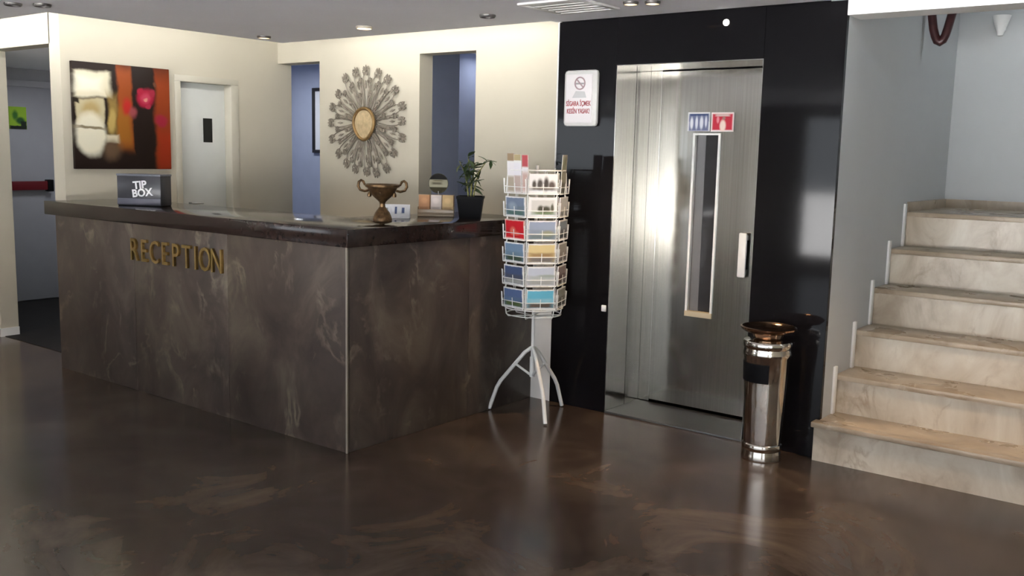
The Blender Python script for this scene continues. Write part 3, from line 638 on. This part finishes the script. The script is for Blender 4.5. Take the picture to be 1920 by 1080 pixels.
MB().tube([(0, 0.0, 0), (0, 0.0, .155)], .005, 8).lathe([(0, 0), (.03, 0), (.03, .006), (0, .006)], 16).build('stem', MAT['alum'], rsn)
disc = MB()
t = bmesh.new(); bmesh.ops.create_cone(t, cap_ends=True, segments=36, radius1=.061, radius2=.061, depth=.008); disc.merge(t, Matrix.Rotation(PI/2, 4, 'X'))
dm = picture('round_sign_print', (0.34, 0.33, 0.24), [('r', .5, .94, .7, .24, .1, (0.008, 0.007, 0.006)), ('r', .5, .06, .7, .24, .1, (0.030, 0.025, 0.010)), ('r', .42, .50, .26, .06, .4, (0.13, 0.12, 0.08)), ('r', .48, .64, .26, .035, .5, (0.18, 0.16, 0.10))], (.122, .122))
do = disc.build('disc', dm, rsn, loc=(0, 0, .205))
MB().tube([(.061*math.cos(2*PI*k/36), 0, .061*math.sin(2*PI*k/36)) for k in range(36)], .004, 6, closed=True).build('rim', plain('olive_grey_rim', (0.06, 0.058, 0.045), 0.5, spec=0.15), rsn, loc=(0, 0, .205))

# potted plant
pp = thing('potted_plant', 'small leafy green plant in a square black pot on the counter', 'plant', (-3.895, 4.60, TZ), math.radians(36)); pp.scale = (.95, .95, .95)
mb = MB(); bm = mb.bm
def sq(h, z): return [bm.verts.new((a*h, b*h, z)) for a, b in ((-1, -1), (1, -1), (1, 1), (-1, 1))]
rings = [sq(.068, 0), sq(.084, .128), sq(.088, .128), sq(.088, .145), sq(.078, .145), sq(.074, .12)]
bm.faces.new(rings[0][::-1]); bm.faces.new(rings[-1])
for a, b in zip(rings, rings[1:]):
    for i in range(4): bm.faces.new((a[i], a[(i+1) % 4], b[(i+1) % 4], b[i]))
mb.build('pot', MAT['black'], pp, 20)
MB().box(-.073, .073, -.073, .073, .1195, .126, .004).build('soil', MAT['soil'], pp)
stems = [[(0, 0, .12), (.004, .004, .22), (-.012, .0, .32), (-.020, .0, .40)], [(.015, .01, .12), (.03, .01, .22), (.05, .0, .30), (.10, -.01, .372), (.135, -.01, .378)], [(-.012, .0, .12), (-.022, -.01, .20), (-.036, -.02, .29), (-.075, -.02, .37)], [(0.0, .02, .12), (.008, .03, .25), (.022, .04, .36)]]
for s_ in stems: MB().tube(s_, [.0065, .005, .004, .003, .002][:len(s_)], 6).build('stem', MAT['stem'], pp)
lm = MB(); bm = lm.bm
prof = [(0, .003), (.25, .013), (.5, .017), (.75, .011), (1.0, .001)]
Ls = .10; rows = []
for u, w in prof:
    z = -0.22*u*u*Ls*1.2
    rows.append([bm.verts.new((u*Ls, -w, z+.004)), bm.verts.new((u*Ls, 0, z)), bm.verts.new((u*Ls, w, z+.004))])
for a, b in zip(rows, rows[1:]):
    for i in range(2): bm.faces.new((a[i], b[i], b[i+1], a[i+1]))
leafme = lm.mesh('leaf', MAT['leaf'], 60)
rnd = random.Random(3)
for s_ in stems:
    for i in range(17):
        t = 0.30+0.70*i/16; f = t*(len(s_)-1); k = min(int(f), len(s_)-2)
        p = Vector(s_[k]).lerp(Vector(s_[k+1]), f-k)
        o = obj('leaf', leafme, pp, p, (rnd.uniform(-.5, .5), rnd.uniform(-.7, .75), rnd.uniform(0, 2*PI)))
        sc_ = rnd.uniform(.45, .95); o.scale = (sc_, sc_*1.1, sc_)

# ------------------------------------------------------------------ postcard rack
RC = Vector((-3.452, 4.695, 0))
rk = thing('postcard_rack', 'white wire postcard spinner on a three-legged stand beside the counter', 'postcard rack', RC)
MB().tube([(0, 0, .34), (0, 0, 1.54)], .011, 10).build('pole', MAT['whitemetal'], rk)
for az in (-35, 80, 203):
    a = math.radians(az); c, s = math.cos(a), math.sin(a)
    MB().tube([(c*.006, s*.006, .42), (c*.05, s*.05, .385), (c*.20, s*.20, .195), (c*.225, s*.225, .15), (c*.272, s*.272, .008)], .0125, 10).build('leg', MAT['whitemetal'], rk)
    MB().tube([(c*.11, s*.11, .31), (c*.008, s*.008, .245)], .008, 8).build('leg_brace', MAT['whitemetal'], rk)
MB().tube([(0, 0, .235), (0, 0, .36)], .016, 12).build('hub', MAT['whitemetal'], rk)
RI = .150      # apothem of the hexagonal cage
AZ0 = -40.8
HW = .098
pk = MB(); wr = .0030
y0, y1 = -.022, -.012     # front of the pocket (local -y is outward)
pk.tube([(-HW, 0, .125), (-HW, -.010, .002), (HW, -.010, .002), (HW, 0, .125)], wr, 5)
pk.tube([(-HW+.004, -.030, .088), (-HW+.004, -.024, .0), (HW-.004, -.024, .0), (HW-.004, -.030, .088)], wr, 5)
pk.tube([(-HW+.004, -.030, .088), (HW-.004, -.030, .030)][:1]+[(-HW+.006, -.028, .036), (HW-.006, -.028, .036)], wr*.8, 5) if False else None
pk.tube([(-HW+.004, -.0275, .040), (HW-.004, -.0275, .040)], wr*.85, 5)
for xx in (-.05, 0, .05): pk.tube([(xx, -.010, .002), (xx, -.026, .0)], wr*.8, 5)
pk.tube([(0, -.025, .0), (0, -.0295, .062)], wr*.8, 5)
pkme = pk.mesh('wire_pocket', MAT['whitemetal'], 40)
rows_z = [.685, .823, .960, 1.097, 1.234, 1.372]
for f in range(6):
    az = math.radians(AZ0+60*f)
    nrm = Vector((math.cos(az), math.sin(az), 0))
    for z in rows_z:
        obj('wire_pocket', pkme, rk, nrm*RI+Vector((0, 0, z)), (0, 0, az+PI/2))
    az2 = az+math.radians(30); R = RI/math.cos(math.radians(30))+.004
    MB().tube([(R*math.cos(az2), R*math.sin(az2), .675), (R*math.cos(az2), R*math.sin(az2), 1.51)], .004, 6).build('upright_wire', MAT['whitemetal'], rk)
    # foot wires curving in under the cage
    MB().tube([(R*math.cos(az2), R*math.sin(az2), .68), (.97*R*math.cos(az2), .97*R*math.sin(az2), .637), (.9*R*math.cos(az2), .9*R*math.sin(az2), .622), (.008*math.cos(az2), .008*math.sin(az2), .622)], .0035, 6).build('bottom_wire', MAT['whitemetal'], rk)
for z, R in ((.634, .168), (.675, .178), (1.51, .172), (1.10, .172)):
    MB().tube([(R*math.cos(2*PI*k/36), R*math.sin(2*PI*k/36), z) for k in range(36)], .0035, 6, closed=True).build('hoop', MAT['whitemetal'], rk)
for az in range(0, 360, 60):
    a = math.radians(az+AZ0+30)
    MB().tube([(0.008*math.cos(a), .008*math.sin(a), 1.51), (.172*math.cos(a), .172*math.sin(a), 1.51)], .003, 5).build('top_spoke', MAT['whitemetal'], rk)

# postcards: (face, row) -> look.  face 0 faces the camera, 5 is the left face, 1 the right face
W_ = (0.78, 0.78, 0.78)
def band(sky, mid, low, extra=()):
    return W_, [('r', .5, .5, .46, .44, .06, sky), ('r', .5, .36, .46, .16, .5, mid), ('r', .5, .17, .46, .11, .4, low), *extra]
cards = {
 (0, 5): ('white postcard with a dark row of figures, top of the front column', W_, [('e', .18, .45, .07, .22, .5, (.10, .09, .08)), ('e', .38, .47, .10, .26, .5, (.09, .08, .075)), ('e', .60, .50, .09, .32, .5, (.08, .07, .065)), ('e', .80, .42, .12, .22, .5, (.12, .10, .09)), ('r', .5, .25, .40, .07, .8, (.25, .22, .20))]),
 (0, 4): ('white postcard with a dark low skyline on a green strip, second from top in front', W_, [('r', .5, .5, .40, .36, .1, (.60, .60, .58)), ('e', .42, .42, .10, .16, .5, (.09, .09, .07)), ('e', .62, .38, .16, .18, .5, (.08, .08, .06)), ('e', .84, .45, .05, .22, .5, (.12, .12, .09)), ('r', .55, .20, .36, .07, .5, (.22, .28, .16))]),
 (0, 3): ('blue grey seascape postcard, third from top in front', *band((.30, .35, .46), (.26, .31, .38), (.20, .24, .24), [('e', .70, .35, .22, .14, .5, (.30, .31, .22))])),
 (0, 2): ('golden sunset postcard, fourth from top in front', *band((.68, .55, .28), (.36, .24, .12), (.22, .19, .17))),
 (0, 1): ('pale hazy mountain postcard, fifth from top in front', *band((.50, .54, .62), (.42, .45, .45), (.38, .38, .36), [('e', .72, .52, .30, .07, .6, (.34, .38, .35))])),
 (0, 0): ('turquoise sky beach postcard at the bottom of the front column', *band((.14, .46, .62), (.28, .52, .62), (.13, .10, .08))),
 (5, 4): ('dark blue collage postcard, second from top at the left', *band((.16, .20, .28), (.14, .18, .22), (.08, .14, .13), [('e', .35, .5, .2, .2, .6, (.26, .32, .40))])),
 (5, 3): ('bright red postcard with pale swirl, third from top at the left', (.70, .45, .40), [('r', .5, .5, .46, .44, .06, (.55, .02, .03)), ('e', .40, .40, .14, .20, .5, (.72, .20, .14)), ('e', .55, .30, .2, .1, .5, (.70, .16, .10))]),
 (5, 2): ('blue sky postcard with dark trees, fourth from top at the left', *band((.18, .27, .40), (.16, .24, .32), (.06, .09, .06))),
 (5, 1): ('navy blue postcard with white foreground, fifth from top at the left', *band((.07, .10, .20), (.08, .09, .13), (.34, .34, .32))),
 (5, 0): ('deep blue postcard with green foreground, bottom at the left', *band((.10, .15, .30), (.11, .17, .28), (.09, .13, .05))),
 (1, 4): ('plain whitish postcard, second from top at the right', *band((.60, .62, .62), (.56, .58, .57), (.50, .51, .50))),
 (1, 3): ('grey blue postcard with dark verticals, third from top at the right', *band((.28, .33, .38), (.16, .18, .19), (.06, .07, .07))),
 (1, 2): ('beige grey postcard, fourth from top at the right', *band((.42, .41, .37), (.36, .33, .31), (.24, .20, .18))),
 (1, 1): ('dark maroon postcard, fifth from top at the right', *band((.34, .28, .28), (.12, .08, .09), (.20, .17, .17))),
 (1, 0): ('grey green postcard, bottom at the right', *band((.34, .35, .31), (.14, .15, .12), (.08, .08, .07))),
}
for (f, r), (lab, base, layers) in cards.items():
    az = math.radians(AZ0+60*f); nrm = Vector((math.cos(az), math.sin(az), 0))
    w, h = .172, .116
    m = picture('postcard_print', base, layers, (w, h), 0.4, warp=.05)
    p = RC+nrm*(RI+.0185)+Vector((0, 0, rows_z[r]+.004+h/2))
    o = MB().box(-w/2, w/2, -.003, .003, -h/2, h/2).build('postcard', m, smooth=0, loc=p, rot=(math.radians(4), 0, az+PI/2))
    tag(o, lab, 'postcard', 'postcards on the wire spinner')
# tall leaflets in the top pockets
tall = [(5, -.055, .064, .235, .012, 'white and tan tall leaflet at the far left of the spinner top', [('r', .5, .90, .5, .10, .2, (.34, .25, .16)), ('r', .5, .22, .45, .20, .3, (.42, .36, .28)), ('r', .5, .6, .5, .16, .1, (.78, .76, .78))]),
        (5, .012, .064, .228, .018, 'white and tan tall leaflet second from the left on the spinner top', [('r', .5, .92, .5, .08, .2, (.46, .38, .22)), ('r', .5, .25, .45, .22, .3, (.48, .38, .34)), ('r', .5, .62, .5, .16, .1, (.76, .75, .79))]),
        (5, .072, .052, .225, .012, 'leaflet with a red head beside the white ones on the spinner top', [('r', .5, .85, .5, .16, .2, (.50, .10, .11)), ('r', .5, .3, .45, .25, .4, (.55, .38, .33))]),
        (1, .0, .10, .23, .016, 'grey green tall leaflet at the right of the spinner top', [('r', .5, .5, .5, .5, .2, (.33, .34, .27)), ('r', .6, .15, .4, .13, .4, (.12, .12, .10)), ('r', .4, .75, .3, .15, .6, (.24, .26, .18))])]
for f, xx, w, h, off, lab, layers in tall:
    az = math.radians(AZ0+60*f); nrm = Vector((math.cos(az), math.sin(az), 0)); tan = Vector((-math.sin(az), math.cos(az), 0))
    m = picture('leaflet_print', W_, layers, (w, h), 0.4, warp=.05)
    p = RC+nrm*(RI+off)+tan*xx+Vector((0, 0, rows_z[5]+.003+h/2))
    o = MB().box(-w/2, w/2, -.002, .002, -h/2, h/2).build('tall_leaflet', m, smooth=0, loc=p, rot=(math.radians(3), 0, az+PI/2))
    tag(o, lab, 'leaflet', 'tall leaflets on the wire spinner')

# ------------------------------------------------------------------ steel ashtray bin
tr = thing('ashtray_bin', 'polished steel pedestal ashtray bin standing between elevator and stairs', 'bin', (-1.985, 4.815, 0), math.radians(-20))
MB().lathe([(0, 0), (.104, 0), (.106, .012), (.102, .04), (.100, .055), (.104, .06), (.106, .075), (.104, .09), (.099, .095), (.104, .20), (.113, .42), (.121, .565), (.126, .572), (.128, .588), (.124, .60), (.122, .612), (.128, .62), (.130, .64), (.124, .652), (.085, .660), (0, .660)], 48).build('body', MAT['chrome'], tr)
MB().lathe([(0.05, .655), (.075, .668), (.085, .690), (.128, .700), (.145, .715), (.147, .724), (.138, .727), (.120, .712), (.05, .703), (0, .702)], 40).build('ash_bowl', MAT['bronze_lid'], tr)['label'] = 'bronze tinted flared bowl'
mb = MB(); bm = mb.bm
cols = []
for k in range(13):
    a = math.radians(-150+110*k/12)
    cols.append([bm.verts.new((rr*math.cos(a), rr*math.sin(a), z)) for rr, z in ((.1155, .435), (.119, .435), (.1225, .535), (.118, .535))])
for a, b in zip(cols, cols[1:]):
    for i in range(4): bm.faces.new((a[i], b[i], b[(i+1) % 4], a[(i+1) % 4]))
bm.faces.new(cols[0]); bm.faces.new(cols[-1][::-1])
mb.build('waste_opening', MAT['black'], tr)['label'] = 'black waste slot'

# ------------------------------------------------------------------ added fill lamps: rooms behind, stairwell, passage
def room_fill(name, label, x, y, z, size, power, col):
    t = thing(name, label, 'lamp', (x, y, z))
    MB().box(-size/2-.02, size/2+.02, -.07, .07, -.03, 0, .004).build('housing', MAT['white'], t)
    MB().box(-size/2, size/2, -.05, .05, -.034, -.03).build('diffuser', plain('fill_diffuser', (0.85, 0.87, 0.9), 0.4), t, 0)
    l = bpy.data.lights.new('room_fill', 'AREA'); l.shape = 'RECTANGLE'; l.size = size; l.size_y = .1; l.energy = power; l.color = col
    o = bpy.data.objects.new('room_fill', l); C.objects.link(o); o.parent = t; o.location = (0, 0, -.04)
room_fill('back_room_fill', 'added cool fill lamp in place of daylight behind the left opening', -8.3, 6.5, 2.55, .8, 14, (0.90, 0.94, 1.0))  # unseen lamp added in place of the bluish daylight there
room_fill('back_room_fill', 'added cool fill lamp brightening the far wall behind the right opening', -5.75, 7.18, 2.55, .4, 2.2, (0.85, 0.89, 1.0))  # added close to the far wall to brighten its top
room_fill('stair_fill', 'added fill lamp on the stairwell ceiling in place of daylight from above', -0.8, 6.6, 3.2, .8, 5, (0.85, 0.94, 1.0))  # unseen lamp added in place of daylight from above the stairs
room_fill('passage_fill', 'added fill lamp on the passage ceiling brightening the grey door', -8.6, 4.9, 2.34, .5, 13, (0.9, 0.95, 1.0))  # unseen lamp added to lift the grey door
